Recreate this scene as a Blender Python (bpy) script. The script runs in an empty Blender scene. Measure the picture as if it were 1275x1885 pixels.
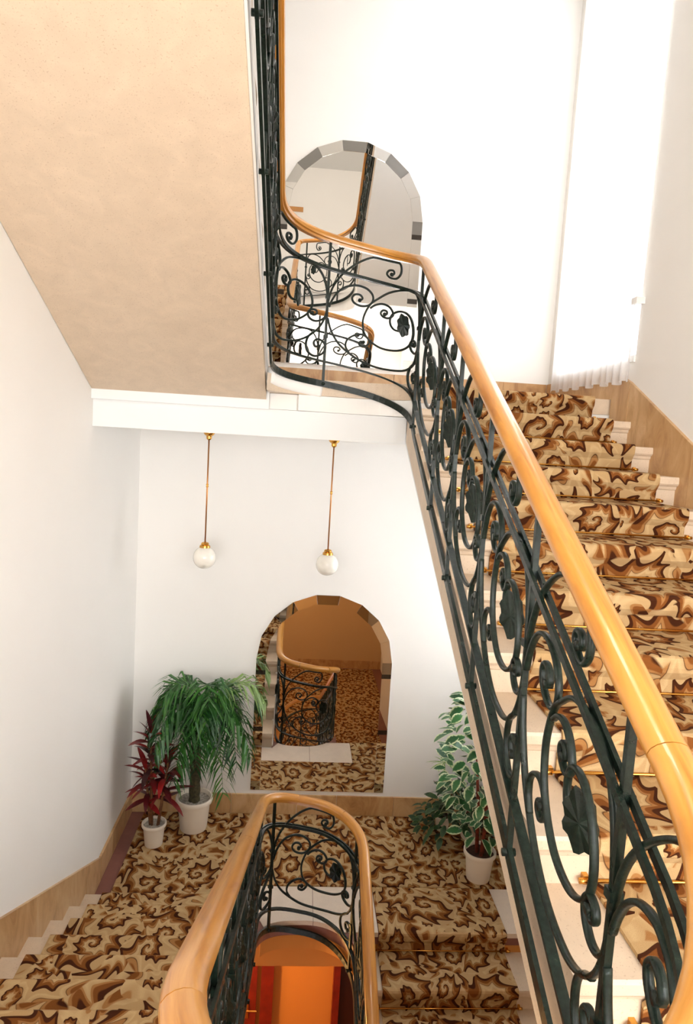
import bpy, bmesh, math, random
from mathutils import Vector, Matrix
import numpy as np

random.seed(7)
SC = bpy.context.scene
COL = SC.collection
PI = math.pi
rad = math.radians

# ------------------------------------------------------------------ camera
F_PX, YAW, PITCH, ROLL, EYE = 1256.94, 4.048, 6.2304, 3.4701, 1.6161
cam_d = bpy.data.cameras.new('camera')
cam = bpy.data.objects.new('camera', cam_d)
COL.objects.link(cam)
ya, pt, ro = rad(YAW), rad(PITCH), rad(ROLL)
fw = Vector((math.sin(ya)*math.cos(pt), math.cos(ya)*math.cos(pt), -math.sin(pt)))
rt = Vector((math.cos(ya), -math.sin(ya), 0)); up = rt.cross(fw)
r2 = rt*math.cos(ro) + up*math.sin(ro); u2 = -rt*math.sin(ro) + up*math.cos(ro)
cam.matrix_world = Matrix(((r2.x, u2.x, -fw.x, 0), (r2.y, u2.y, -fw.y, 0), (r2.z, u2.z, -fw.z, EYE), (0, 0, 0, 1)))
cam_d.sensor_fit = 'VERTICAL'; cam_d.sensor_height = 36.0; cam_d.lens = F_PX/1885*36.0
cam_d.clip_start = 0.02
SC.camera = cam

# ------------------------------------------------------------------ world, lights, exposure
SC.view_settings.view_transform = 'Standard'; SC.view_settings.look = 'None'
SC.view_settings.gamma = 1.0; SC.view_settings.use_curve_mapping = False
SC.view_settings.exposure = 0.03
W = bpy.data.worlds.new('sky'); SC.world = W; W.use_nodes = True
W.node_tree.nodes['Background'].inputs[0].default_value = (0.86, 0.92, 1.0, 1)
W.node_tree.nodes['Background'].inputs[1].default_value = 3.0

def area(name, loc, target, sx, sy, power, col):
    l = bpy.data.lights.new(name, 'AREA'); l.shape = 'RECTANGLE'; l.size = sx; l.size_y = sy
    l.energy = power; l.color = col
    o = bpy.data.objects.new(name, l); COL.objects.link(o); o.location = loc
    o.rotation_euler = (Vector(target)-Vector(loc)).to_track_quat('-Z', 'Y').to_euler()
    return o
def point(name, loc, power, col, r=0.1):
    l = bpy.data.lights.new(name, 'POINT'); l.energy = power; l.color = col; l.shadow_soft_size = r
    o = bpy.data.objects.new(name, l); COL.objects.link(o); o.location = loc
    return o
DAY = (0.95, 0.975, 1.0)
area('window_daylight', (2.62, 5.22, 3.9), (0.0, 4.6, 3.3), 1.3, 3.1, 90, DAY)
area('window_daylight_below', (2.62, 5.22, 0.4), (-1.4, 5.2, 0.0), 1.3, 1.7, 64, DAY).data.spread = rad(118)
area('window_daylight_above', (2.62, 5.22, 7.0), (0.0, 4.6, 6.0), 1.3, 1.0, 60, DAY)
area('rear_hall_fill', (-0.2, -3.70, 1.3), (0.0, 4.0, 2.2), 2.2, 1.9, 235, DAY)  # invented fill light behind the camera, aimed up the stairwell
area('side_hall_fill', (2.15, -2.55, 1.85), (-1.4, 3.2, 0.4), 2.0, 1.8, 235, DAY)  # invented fill from the right, added to brighten the left wall
area('top_hall_fill', (0.3, 2.8, 7.5), (0.3, -3.8, 5.6), 2.0, 1.6, 230, (1.0, 0.95, 0.90))  # unseen fill added to brighten the rear wall in the upper mirror
point('lower_hall_lamp', (-0.7, -2.2, -1.2), 40, (1.0, 0.68, 0.36), 0.15)
point('under_landing_lamp', (-0.95, 5.0, -2.95), 95, (1.0, 0.55, 0.18), 0.12)

# ------------------------------------------------------------------ materials
def srgb(c):
    return tuple(((v/255)/12.92 if v/255 <= 0.04045 else ((v/255+0.055)/1.055)**2.4) for v in c) + (1.0,)
class NT:
    def __init__(s, name):
        s.m = bpy.data.materials.new(name); s.m.use_nodes = True
        s.t = s.m.node_tree; s.b = s.t.nodes['Principled BSDF']
    def n(s, typ, **kw):
        nd = s.t.nodes.new(typ)
        for k, v in kw.items(): setattr(nd, k, v)
        return nd
    def l(s, a, b): s.t.links.new(a, b)
    def inp(s, nd, i, v):
        if hasattr(v, 'is_output'): s.l(v, nd.inputs[i])
        else: nd.inputs[i].default_value = v
    def math(s, op, a, b=0.0, c=None):
        nd = s.n('ShaderNodeMath', operation=op); s.inp(nd, 0, a); s.inp(nd, 1, b)
        if c is not None: s.inp(nd, 2, c)
        return nd.outputs[0]
    def ramp(s, fac, stops, interp='LINEAR'):
        nd = s.n('ShaderNodeValToRGB'); nd.color_ramp.interpolation = interp
        el = nd.color_ramp.elements
        while len(el) < len(stops): el.new(0.5)
        for e, (p, c) in zip(el, stops): e.position = p; e.color = c
        s.inp(nd, 0, fac); return nd.outputs[0]
    def mix(s, f, a, b, mode='MIX'):
        nd = s.n('ShaderNodeMix', data_type='RGBA', blend_type=mode)
        s.inp(nd, 0, f); s.inp(nd, 6, a); s.inp(nd, 7, b); return nd.outputs[2]
    def noise(s, vec, scale, detail=4, rough=0.5, dist=0.0):
        nd = s.n('ShaderNodeTexNoise'); nd.inputs['Scale'].default_value = scale; nd.inputs['Detail'].default_value = detail
        nd.inputs['Roughness'].default_value = rough; nd.inputs['Distortion'].default_value = dist
        if vec is not None: s.l(vec, nd.inputs['Vector'])
        return nd.outputs['Fac']
    def obj(s): return s.n('ShaderNodeTexCoord').outputs['Object']
    def gen(s): return s.n('ShaderNodeTexCoord').outputs['Generated']
    def uv(s): return s.n('ShaderNodeTexCoord').outputs['UV']
    def pos(s): return s.n('ShaderNodeNewGeometry').outputs['Position']
    def rnd(s): return s.n('ShaderNodeObjectInfo').outputs['Random']
    def scale(s, vec, v):
        nd = s.n('ShaderNodeMapping'); s.l(vec, nd.inputs[0]); nd.inputs['Scale'].default_value = v; return nd.outputs[0]
    def bump(s, h, strength=0.2, dist=0.01):
        nd = s.n('ShaderNodeBump'); nd.inputs['Strength'].default_value = strength; nd.inputs['Distance'].default_value = dist
        s.l(h, nd.inputs['Height']); s.l(nd.outputs[0], s.b.inputs['Normal'])
    def set(s, **kw):
        for k, v in kw.items(): s.inp(s.b, {'col': 'Base Color', 'rough': 'Roughness', 'metal': 'Metallic', 'spec': 'Specular IOR Level', 'coat': 'Coat Weight'}[k], v)

def plain(name, c, rough=0.5, metal=0.0, spec=0.5, var=0.0, vscale=30):
    t = NT(name)
    if var:
        f = t.noise(t.pos(), vscale, 4)
        a = tuple(v*(1-var) for v in srgb(c)[:3])+(1,); b = tuple(min(1, v*(1+var)) for v in srgb(c)[:3])+(1,)
        t.set(col=t.ramp(f, [(0.3, a), (0.7, b)]))
    else: t.set(col=srgb(c))
    t.set(rough=rough, metal=metal, spec=spec); return t.m

def m_plaster(name, c):
    t = NT(name); p = t.pos()
    f = t.noise(p, 1.2, 3); t.set(col=t.ramp(f, [(0.3, tuple(v*0.975 for v in srgb(c)[:3])+(1,)), (0.7, srgb(c))]), rough=0.85, spec=0.2)
    t.bump(t.noise(p, 140, 3), 0.08, 0.004); return t.m

def m_stone(name, c, var=0.12, rough=0.45, speck=True):
    t = NT(name); p = t.pos()
    f = t.noise(p, 9, 6, 0.6, 0.6); c1 = srgb(c)
    a = tuple(v*(1-var) for v in c1[:3])+(1,); b = tuple(min(1, v*(1+var)) for v in c1[:3])+(1,)
    col = t.ramp(f, [(0.3, a), (0.55, c1), (0.75, b)])
    if speck:
        g = t.noise(p, 160, 2); col = t.mix(t.ramp(g, [(0.62, (0, 0, 0, 1)), (0.72, (.4, .4, .4, 1))]), col, srgb((150, 110, 80)))
    t.set(col=col, rough=rough, spec=0.4); t.bump(f, 0.05, 0.01); return t.m

def m_skirt():
    t = NT('tan_marble'); p = t.pos(); r = t.rnd()
    f = t.noise(t.scale(p, (1, 1, 0.45)), 6, 6, 0.65, 1.2)
    a = t.ramp(f, [(0.28, srgb((186, 142, 94))), (0.5, srgb((212, 172, 124))), (0.75, srgb((226, 194, 150)))])
    b = t.ramp(f, [(0.28, srgb((160, 112, 68))), (0.5, srgb((192, 146, 96))), (0.75, srgb((210, 170, 120)))])
    t.set(col=t.mix(r, a, b), rough=0.35, spec=0.45); return t.m

def m_wood():
    t = NT('beech_handrail'); u = t.uv()
    f = t.noise(t.scale(u, (60, 3.2, 1)), 1.0, 6, 0.6, 0.6)
    g = t.noise(t.scale(u, (9, 1.1, 1)), 1.0, 3, 0.5, 0.4)
    c = t.ramp(t.math('ADD', t.math('MULTIPLY', f, 0.6), t.math('MULTIPLY', g, 0.4)), [(0.34, srgb((164, 102, 38))), (0.5, srgb((198, 136, 58))), (0.66, srgb((214, 156, 78)))])
    t.set(col=c, rough=0.28, spec=0.5, coat=0.25); t.bump(f, 0.04, 0.002); return t.m

def m_iron():
    t = NT('green_black_iron'); p = t.pos()
    f = t.noise(p, 60, 5, 0.7); g = t.noise(p, 14, 3)
    c = t.ramp(f, [(0.40, srgb((10, 20, 15))), (0.64, srgb((26, 40, 32))), (0.84, srgb((78, 86, 72)))])
    t.set(col=c, rough=t.ramp(g, [(0.3, (.26, .26, .26, 1)), (0.7, (.44, .44, .44, 1))]), metal=0.0, spec=0.3)
    t.bump(f, 0.25, 0.004); return t.m

def m_carpet():
    # repeated acanthus scrolls: a loose lattice of spirals with scalloped lobes
    t = NT('acanthus_carpet'); uv = t.uv()
    def warp(vec, sc, amt):
        nz = t.n('ShaderNodeTexNoise'); nz.inputs['Scale'].default_value = sc; nz.inputs['Detail'].default_value = 1.5
        t.l(vec, nz.inputs['Vector'])
        s1 = t.n('ShaderNodeVectorMath', operation='SUBTRACT'); t.l(nz.outputs['Color'], s1.inputs[0]); s1.inputs[1].default_value = (.5, .5, .5)
        s2 = t.n('ShaderNodeVectorMath', operation='SCALE'); t.l(s1.outputs[0], s2.inputs[0]); s2.inputs['Scale'].default_value = amt
        s3 = t.n('ShaderNodeVectorMath', operation='ADD'); t.l(vec, s3.inputs[0]); t.l(s2.outputs[0], s3.inputs[1])
        return s3.outputs[0]
    def scrolls(k, rnd, twist, lobes, lamp, off, sqz, wamt):
        mp = t.n('ShaderNodeMapping'); t.l(uv, mp.inputs[0]); mp.inputs['Scale'].default_value = (k, k*sqz, 0.0); mp.inputs['Location'].default_value = (off, off*0.7, 0)
        p = warp(mp.outputs[0], 0.9, wamt)
        v = t.n('ShaderNodeTexVoronoi', voronoi_dimensions='2D', feature='F1'); v.inputs['Scale'].default_value = 1.0; v.inputs['Randomness'].default_value = rnd
        t.l(p, v.inputs['Vector'])
        d = t.n('ShaderNodeVectorMath', operation='SUBTRACT'); t.l(p, d.inputs[0]); t.l(v.outputs['Position'], d.inputs[1])
        sx = t.n('ShaderNodeSeparateXYZ'); t.l(d.outputs[0], sx.inputs[0])
        cc = t.n('ShaderNodeSeparateColor'); t.l(v.outputs['Color'], cc.inputs[0])
        r = v.outputs['Distance']
        sg = t.math('SUBTRACT', t.math('MULTIPLY', t.math('GREATER_THAN', cc.outputs[0], 0.4), 2.0), 1.0)
        th = t.math('MULTIPLY', t.math('ARCTAN2', sx.outputs[1], sx.outputs[0]), sg)
        lr = t.math('LOGARITHM', t.math('ADD', r, 0.06), 2.718)
        amp = t.math('MULTIPLY', t.math('SMOOTH_MIN', r, 0.45, 0.1), lamp*2.2)
        # scalloped outer edge of the leaf, lobes swept along the spiral
        ang = t.math('ADD', t.math('MULTIPLY', th, lobes/2.0), t.math('MULTIPLY', lr, 3.4))
        lob = t.math('MULTIPLY', t.math('ABSOLUTE', t.math('SINE', ang)), amp)
        q = t.math('ADD', t.math('MULTIPLY_ADD', th, 1/6.2832, cc.outputs[1]), t.math('MULTIPLY', lr, -twist))
        return t.math('FRACT', q), lob, r, ang
    base = srgb((188, 154, 108)); hi = srgb((202, 170, 124)); tan = srgb((164, 116, 68)); mid = srgb((128, 76, 34)); dark = srgb((68, 34, 16))
    a, la, ra, an = scrolls(2.7, 0.6, 0.85, 8, 0.46, 0.0, 0.85, 0.75)
    # leaf width along the spiral arm: dark spine side, scalloped far side
    w1 = t.math('SUBTRACT', t.math('ADD', a, 0.0), la)
    vein = t.math('MULTIPLY', t.math('POWER', t.math('ABSOLUTE', t.math('COSINE', an)), 14.0), 0.16)
    ca = t.ramp(t.math('ADD', w1, 0.25), [(0.0, base), (0.17, base), (0.19, dark), (0.34, dark), (0.38, mid), (0.54, mid), (0.58, tan), (0.68, tan), (0.70, dark), (0.73, base), (0.9, hi), (1.0, base)])
    b, lb, rb, bn = scrolls(4.6, 0.95, 0.5, 7, 0.45, 3.3, 0.8, 0.7)
    cb = t.ramp(t.math('ADD', t.math('SUBTRACT', b, lb), 0.25), [(0.0, base), (0.16, base), (0.18, dark), (0.30, dark), (0.34, mid), (0.50, mid), (0.54, tan), (0.64, tan), (0.67, base), (1.0, hi)])
    edge = t.ramp(ra, [(0.47, (0, 0, 0, 1)), (0.49, (1, 1, 1, 1))])
    col = t.mix(edge, ca, cb)
    fz = t.noise(t.scale(uv, (420, 420, 1)), 1.0, 2)
    col = t.mix(0.35, col, t.mix(1.0, col, t.ramp(fz, [(0.3, (.45, .45, .45, 1)), (0.7, (1.2, 1.2, 1.2, 1))]), 'MULTIPLY'))
    t.set(col=col, rough=0.95, spec=0.1); t.bump(fz, 0.3, 0.004); return t.m

def m_mirror(name, c, rough=0.0):
    t = NT(name); t.set(col=(c, c*0.985, c*0.96, 1), rough=rough, metal=1.0); return t.m

def m_leaf(name, cols, rough=0.4, margin=None, mlo=0.55, mhi=0.75):
    t = NT(name); r = t.rnd()
    if name.startswith('palm'):
        q = t.n('ShaderNodeSeparateXYZ'); t.l(t.uv(), q.inputs[0]); r = t.math('ADD', t.math('MULTIPLY', r, 0.55), t.math('MULTIPLY', q.outputs[1], 0.45))
    col = t.ramp(r, [(i/(len(cols)-1), srgb(c)) for i, c in enumerate(cols)])
    sx = t.n('ShaderNodeSeparateXYZ'); t.l(t.uv(), sx.inputs[0])
    if margin:
        e = t.math('ADD', sx.outputs[0], t.math('MULTIPLY', t.math('SUBTRACT', t.noise(t.uv(), 6, 2), 0.5), 0.45))
        col = t.mix(t.ramp(e, [(mlo, (0, 0, 0, 1)), (mhi, (1, 1, 1, 1))]), col, srgb(margin))
    t.set(col=col, rough=rough, spec=0.5)
    t.b.inputs['Transmission Weight'].default_value = 0.0
    return t.m

def m_curtain():
    t = NT('sheer_white_curtain')
    for nd in list(t.t.nodes):
        if nd.type == 'BSDF_PRINCIPLED': t.t.nodes.remove(nd)
    out = [n for n in t.t.nodes if n.type == 'OUTPUT_MATERIAL'][0]
    tr = t.n('ShaderNodeBsdfTranslucent'); tr.inputs[0].default_value = (.93, .92, .92, 1)
    df = t.n('ShaderNodeBsdfDiffuse'); df.inputs[0].default_value = (.97, .96, .95, 1)
    tp = t.n('ShaderNodeBsdfTransparent'); tp.inputs[0].default_value = (1, 1, 1, 1)
    m1 = t.n('ShaderNodeMixShader'); m1.inputs[0].default_value = 0.4; t.l(tr.outputs[0], m1.inputs[1]); t.l(df.outputs[0], m1.inputs[2])
    wv = t.noise(t.scale(t.pos(), (400, 400, 400)), 1.0, 1)
    fac = t.ramp(wv, [(0.3, (.04, .04, .04, 1)), (0.7, (.16, .16, .16, 1))])
    m2 = t.n('ShaderNodeMixShader'); t.l(fac, m2.inputs[0]); t.l(m1.outputs[0], m2.inputs[1]); t.l(tp.outputs[0], m2.inputs[2])
    t.l(m2.outputs[0], out.inputs['Surface']); return t.m

def m_glass():
    t = NT('window_glass')
    for nd in list(t.t.nodes):
        if nd.type == 'BSDF_PRINCIPLED': t.t.nodes.remove(nd)
    out = [n for n in t.t.nodes if n.type == 'OUTPUT_MATERIAL'][0]
    tp = t.n('ShaderNodeBsdfTransparent'); gl = t.n('ShaderNodeBsdfGlossy'); gl.inputs['Roughness'].default_value = 0.02
    m = t.n('ShaderNodeMixShader'); m.inputs[0].default_value = 0.06
    t.l(tp.outputs[0], m.inputs[1]); t.l(gl.outputs[0], m.inputs[2]); t.l(m.outputs[0], out.inputs['Surface']); return t.m

M = dict(
    plaster=m_plaster('white_plaster', (246, 242, 236)),
    lamp_tint=m_plaster('lamp_tinted_plaster', (206, 140, 74)),  # warm lamplight under the lower landing put into the plaster colour
    ceil=m_plaster('white_ceiling', (238, 238, 236)),
    tan=m_plaster('lamp_tinted_tan', (214, 178, 132)),  # dim warm light of the bottom hall tinted into the plaster
    step=m_stone('pale_step_stone', (216, 194, 168), 0.07),
    slab=m_stone('white_slab_stone', (232, 214, 196), 0.05),
    redstone=m_stone('mauve_floor_stone', (140, 92, 82), 0.12),
    skirt=m_skirt(), wood=m_wood(), iron=m_iron(), carpet=m_carpet(),
    brass=plain('polished_brass', (214, 160, 78), 0.22, 1.0), copper=plain('copper_tube', (190, 130, 76), 0.3, 1.0),
    mirror=m_mirror('mirror_glass', 0.93), smoky=m_mirror('smoky_mirror_glass', 0.42), black=plain('dark_mirror_glass', (40, 32, 26), 0.08, 0.0, 0.8),
    opal=plain('opal_glass', (246, 240, 228), 0.15, 0.0, 0.5),
    pot=plain('cream_plastic', (238, 226, 208), 0.4), soil=plain('potting_soil', (74, 46, 34), 0.95, var=0.4, vscale=60),
    gravel=plain('pale_gravel', (170, 160, 146), 0.9, var=0.45, vscale=55),
    palmtrunk=plain('palm_bark', (72, 66, 42), 0.9, var=0.45, vscale=50),
    stem=plain('brown_stem', (120, 76, 44), 0.8, var=0.3, vscale=50), redstem=plain('red_brown_stem', (128, 52, 28), 0.7, var=0.35, vscale=40),
    palm=m_leaf('palm_green', [(18, 46, 26), (32, 78, 32), (56, 112, 40), (104, 156, 60)], 0.35),
    palmlight=m_leaf('palm_light_green', [(122, 150, 84), (140, 168, 96)], 0.4),
    red=m_leaf('crimson_leaf', [(60, 18, 24), (100, 22, 26), (168, 36, 34), (40, 16, 20)], 0.35),
    varieg=m_leaf('variegated_leaf', [(34, 84, 44), (54, 112, 54), (40, 96, 50)], 0.4, (214, 222, 176), 0.6, 0.8),
    darkleaf=m_leaf('dark_green_leaf', [(22, 52, 24), (34, 66, 30), (48, 80, 36)], 0.45, (96, 120, 70), 0.8, 0.95),
    umbrella=m_leaf('grass_green_leaf', [(92, 128, 52), (120, 150, 62)], 0.45),
    curtain=m_curtain(), glass=m_glass(), white=plain('white_paint', (240, 238, 234), 0.4),
    door=plain('dark_red_door', (112, 30, 16), 0.35, var=0.2, vscale=12), opening_shade=plain('opening_shade_brown', (44, 16, 12), 0.4),
)

# ------------------------------------------------------------------ mesh helpers
def link(name, me, parent=None):
    o = bpy.data.objects.new(name, me); COL.objects.link(o)
    if parent is not None: o.parent = parent
    return o
def mk(name, V, Fc, mat, parent=None, smooth=False, uvs=None):
    me = bpy.data.meshes.new(name); me.from_pydata([tuple(v) for v in V], [], [tuple(f) for f in Fc])
    if mat is not None: me.materials.append(M[mat] if isinstance(mat, str) else mat)
    if uvs is not None:
        ul = me.uv_layers.new(name='UVMap')
        li = np.empty(len(me.loops), dtype=np.int32); me.loops.foreach_get('vertex_index', li)
        ul.data.foreach_set('uv', np.asarray(uvs, dtype=np.float32)[li].ravel())
    if smooth: me.polygons.foreach_set('use_smooth', [True]*len(me.polygons))
    me.update()
    return link(name, me, parent)
def tag(o, label=None, cat=None, group=None, kind=None):
    if label: o['label'] = label
    if cat: o['category'] = cat
    if group: o['group'] = group
    if kind: o['kind'] = kind
    return o
def thing(name, label, cat, loc=(0, 0, 0), group=None):
    o = bpy.data.objects.new(name, None); COL.objects.link(o); o.location = loc; o.empty_display_size = 0.1
    return tag(o, label, cat, group)
def struct(name, label=None, loc=(0, 0, 0)):
    o = bpy.data.objects.new(name, None); COL.objects.link(o); o.location = loc; o.empty_display_size = 0.1
    return tag(o, label, None, None, 'structure')
class MB:
    def __init__(s): s.V = []; s.F = []
    def add(s, V, Fc):
        n = len(s.V); s.V += [tuple(v) for v in V]; s.F += [tuple(i+n for i in f) for f in Fc]; return s
    def box(s, x0, x1, y0, y1, z0, z1):
        V = [(x, y, z) for z in (z0, z1) for y in (y0, y1) for x in (x0, x1)]
        return s.add(V, [(0, 2, 3, 1), (4, 5, 7, 6), (0, 1, 5, 4), (2, 6, 7, 3), (0, 4, 6, 2), (1, 3, 7, 5)])
    def prism(s, P, lo, hi, axis):
        # P: polygon in the two other axes, extruded along axis
        n = len(P); V = []
        for c in (lo, hi):
            for a, b in P:
                V.append((c, a, b) if axis == 0 else ((a, c, b) if axis == 1 else (a, b, c)))
        return s.add(V, [tuple(range(n))[::-1], tuple(range(n, 2*n))] + [(i, (i+1) % n, n+(i+1) % n, n+i) for i in range(n)])
    def lathe(s, prof, cx=0, cy=0, n=24, cap=True):
        V = []; m = len(prof)
        for r, z in prof:
            for k in range(n):
                a = 2*PI*k/n; V.append((cx+r*math.cos(a), cy+r*math.sin(a), z))
        Fc = [(i*n+k, i*n+(k+1) % n, (i+1)*n+(k+1) % n, (i+1)*n+k) for i in range(m-1) for k in range(n)]
        if cap: Fc += [tuple(range(n))[::-1], tuple((m-1)*n+k for k in range(n))]
        return s.add(V, Fc)
    def tube(s, pts, radii, n=8):
        pts = [Vector(p) for p in pts]
        if not hasattr(radii, '__len__'): radii = [radii]*len(pts)
        V = []; ref = None
        for i, p in enumerate(pts):
            t = (pts[min(i+1, len(pts)-1)]-pts[max(i-1, 0)]).normalized()
            if ref is None: ref = t.orthogonal().normalized()
            ref = (ref - t*ref.dot(t)).normalized(); b = t.cross(ref)
            for k in range(n):
                a = 2*PI*k/n; V.append(p+(ref*math.cos(a)+b*math.sin(a))*radii[i])
        m = len(pts)
        Fc = [(i*n+k, i*n+(k+1) % n, (i+1)*n+(k+1) % n, (i+1)*n+k) for i in range(m-1) for k in range(n)]
        return s.add(V, Fc+[tuple(range(n))[::-1], tuple((m-1)*n+k for k in range(n))])
    def sweep(s, pts, lats, prof):
        # profile (lateral, up) carried along pts; lats = lateral vector per point
        V = []; n = len(prof)
        for i, p in enumerate(pts):
            t = (pts[min(i+1, len(pts)-1)]-pts[max(i-1, 0)]).normalized()
            la = lats[i]; la = (la-t*la.dot(t)).normalized(); u = la.cross(t)
            if s.upfix and u.z < 0: u = -u
            for a, b in prof: V.append(p+la*a+u*b)
        m = len(pts)
        Fc = [(i*n+k, i*n+(k+1) % n, (i+1)*n+(k+1) % n, (i+1)*n+k) for i in range(m-1) for k in range(n)]
        return s.add(V, Fc+[tuple(range(n))[::-1], tuple((m-1)*n+k for k in range(n))])
    upfix = False
    def build(s, name, mat, parent=None, smooth=False, uvs=None):
        o = mk(name, s.V, s.F, mat, parent, smooth, uvs)
        bm = bmesh.new(); bm.from_mesh(o.data); bmesh.ops.recalc_face_normals(bm, faces=bm.faces); bm.to_mesh(o.data); bm.free()
        return o
def smooth_by_angle(o, ang=40):
    o.data.polygons.foreach_set('use_smooth', [True]*len(o.data.polygons))
    bm = bmesh.new(); bm.from_mesh(o.data)
    for e in bm.edges:
        if len(e.link_faces) == 2 and e.calc_face_angle(0) > rad(ang): e.smooth = False
    bm.to_mesh(o.data); bm.free(); return o
def catmull(P, per=6):
    P = [Vector(p) for p in P]; out = []
    for i in range(len(P)-1):
        p0 = P[max(i-1, 0)]; p1 = P[i]; p2 = P[i+1]; p3 = P[min(i+2, len(P)-1)]
        for k in range(per):
            t = k/per
            out.append(0.5*((2*p1)+(p2-p0)*t+(2*p0-5*p1+4*p2-p3)*t*t+(3*p1-p0-3*p2+p3)*t*t*t))
    out.append(P[-1]); return out

# ------------------------------------------------------------------ dimensions
R = 1/6.0
XL, XR, YB, YR = -1.43, 2.21, 6.2, -3.8
ZU, ZL = 2.0, -2.0
TA, TC = 0.3333, 0.355
YUN, YDN, YCN = 4.826, 4.63, 4.786          # nosing of landing U, of landing L, first tread up from a landing on the left
def znA(y, z=ZU): return z-(YUN-y)*0.5
def znD(y, z=ZL): return z-(YDN-y)*0.5
def znC(y, z=ZL): return z+0.47*(5.14-y)

# ------------------------------------------------------------------ walls
w = struct('wall_left'); MB().box(XL-0.2, XL, YR, YB+0.2, -6, 7.7).build('plaster', 'plaster', w)
w = struct('wall_back'); MB().box(XL-0.2, XR+0.4, YB, YB+0.2, -2.1, 7.7).build('plaster', 'plaster', w)
MB().box(XL-0.2, XR+0.4, YB, YB+0.2, -6, -2.1).build('lamp_tinted_plaster', 'lamp_tint', w)  # orange lamplight painted on as wall colour
w = struct('wall_rear'); MB().box(XL-0.2, XR+0.4, YR-0.2, YR, -0.2, 7.7).build('plaster', 'plaster', w)
MB().box(XL-0.2, XR+0.4, YR-0.2, YR, -6, -0.2).build('lamp_tinted_tan', 'tan', w)
w = struct('wall_right')
WY0, WY1, WZ0, WZ1 = 4.56, 5.93, 2.28, 5.5
LZ0, LZ1 = -0.65, 1.35
for z0, z1, nm in ((-6, LZ0, 'plaster'), (LZ1, WZ0, 'plaster'), (WZ1, 6.4, 'plaster'), (7.4, 7.7, 'plaster')):
    MB().box(XR, XR+0.3, YR, YB+0.2, z0, z1).build(nm, 'plaster', w)
for z0, z1 in ((LZ0, LZ1), (WZ0, WZ1), (6.4, 7.4)):
    MB().box(XR, XR+0.3, YR, WY0, z0, z1).build('plaster', 'plaster', w)
    MB().box(XR, XR+0.3, WY1, YB+0.2, z0, z1).build('plaster', 'plaster', w)
c = struct('ceiling'); MB().box(XL-0.2, XR+0.4, YR-0.2, YB+0.2, 7.6, 7.75).build('plaster', 'ceil', c)

# window in the right wall of the upper landing, and the one a storey above
def window(idx, z0, z1):
    w = struct('window_%d' % idx)
    f = MB(); x0, x1 = XR+0.2, XR+0.26
    f.box(x0, x1, WY0, WY0+0.06, z0, z1).box(x0, x1, WY1-0.06, WY1, z0, z1).box(x0, x1, WY0, WY1, z0, z0+0.07).box(x0, x1, WY0, WY1, z1-0.07, z1)
    ym = (WY0+WY1)/2; f.box(x0, x1, ym-0.04, ym+0.04, z0, z1).box(x0, x1, WY0, WY1, z0+(z1-z0)*0.62, z0+(z1-z0)*0.62+0.06)
    f.build('window_frame', 'white', w)
    for a, b in ((WY0+0.06, ym-0.04), (ym+0.04, WY1-0.06)):
        MB().box(x0+0.025, x0+0.031, a, b, z0+0.07, z1-0.07).build('pane', 'glass', w)
    MB().box(XR-0.012, XR+0.2, WY0, WY1, z0-0.04, z0).build('window_sill', 'white', w)
MB().box(XR-0.06, XR-0.001, WY0-0.055, WY0+0.02, 2.612, 2.655).build('trim_1', 'white')['kind'] = 'structure'
window(1, WZ0, WZ1); window(2, 6.4, 7.4); window(5, LZ0, LZ1)
w = struct('window_4')  # invented window out of view, added to go with the side fill
f = MB(); x0, x1 = XR-0.03, XR
f.box(x0, x1, -3.65, -3.58, 0.9, 2.85).box(x0, x1, -1.52, -1.45, 0.9, 2.85).box(x0, x1, -3.65, -1.45, 0.9, 0.97).box(x0, x1, -3.65, -1.45, 2.78, 2.85).box(x0, x1, -2.58, -2.52, 0.9, 2.85)
f.build('window_frame', 'white', w)
for a, b in ((-3.58, -2.58), (-2.52, -1.52)): MB().box(XR-0.012, XR-0.006, a, b, 0.97, 2.78).build('pane', 'glass', w)
w = struct('window_3')  # invented window out of view, added to go with the rear fill
f = MB(); f.box(-1.35, -1.28, YR, YR+0.07, 0.3, 2.3).box(0.88, 0.95, YR, YR+0.07, 0.3, 2.3).box(-1.35, 0.95, YR, YR+0.07, 0.3, 0.37).box(-1.35, 0.95, YR, YR+0.07, 2.23, 2.3).box(-0.23, -0.17, YR, YR+0.07, 0.3, 2.3)
f.build('window_frame', 'white', w)
for a, b in ((-1.28, -0.23), (-0.17, 0.88)): MB().box(a, b, YR+0.01, YR+0.016, 0.37, 2.23).build('pane', 'glass', w)

# ------------------------------------------------------------------ rings round the well
def ring(cx, hw, y0, b, n=28, ex=2.4, sg=1, exl=None):
    out = []
    for i in range(n+1):
        a = PI*i/n; cc, ss = math.cos(a), math.sin(a)
        e_ = ex if cc > 0 or exl is None else exl
        out.append((cx+hw*math.copysign(abs(cc)**(2/e_), cc), y0+sg*b*abs(ss)**(2/e_)))
    return out       # right to left
U_RING = ring(0.249, 0.471, 4.4, 0.38, ex=3.0, exl=2.3)
L_RING = ring(0.215, 0.355, 4.35, 0.375, ex=2.0, exl=3.6)
F_RING = ring(0.2625, 0.4175, 1.15, 0.55, ex=2.0, sg=-1)
FT_RING = ring(0.25, 0.45, 1.15, 0.55, ex=2.0, sg=-1)
FB_RING = ring(0.2, 0.36, 1.15, 0.55, ex=2.0, sg=-1)
def grow(P, d, cx, cy):
    out = []
    for x, y in P:
        v = Vector((x-cx, y-cy)); l = max(v.length, 1e-6); v = v*((l+d)/l); out.append((cx+v.x, cy+v.y))
    return out

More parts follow.
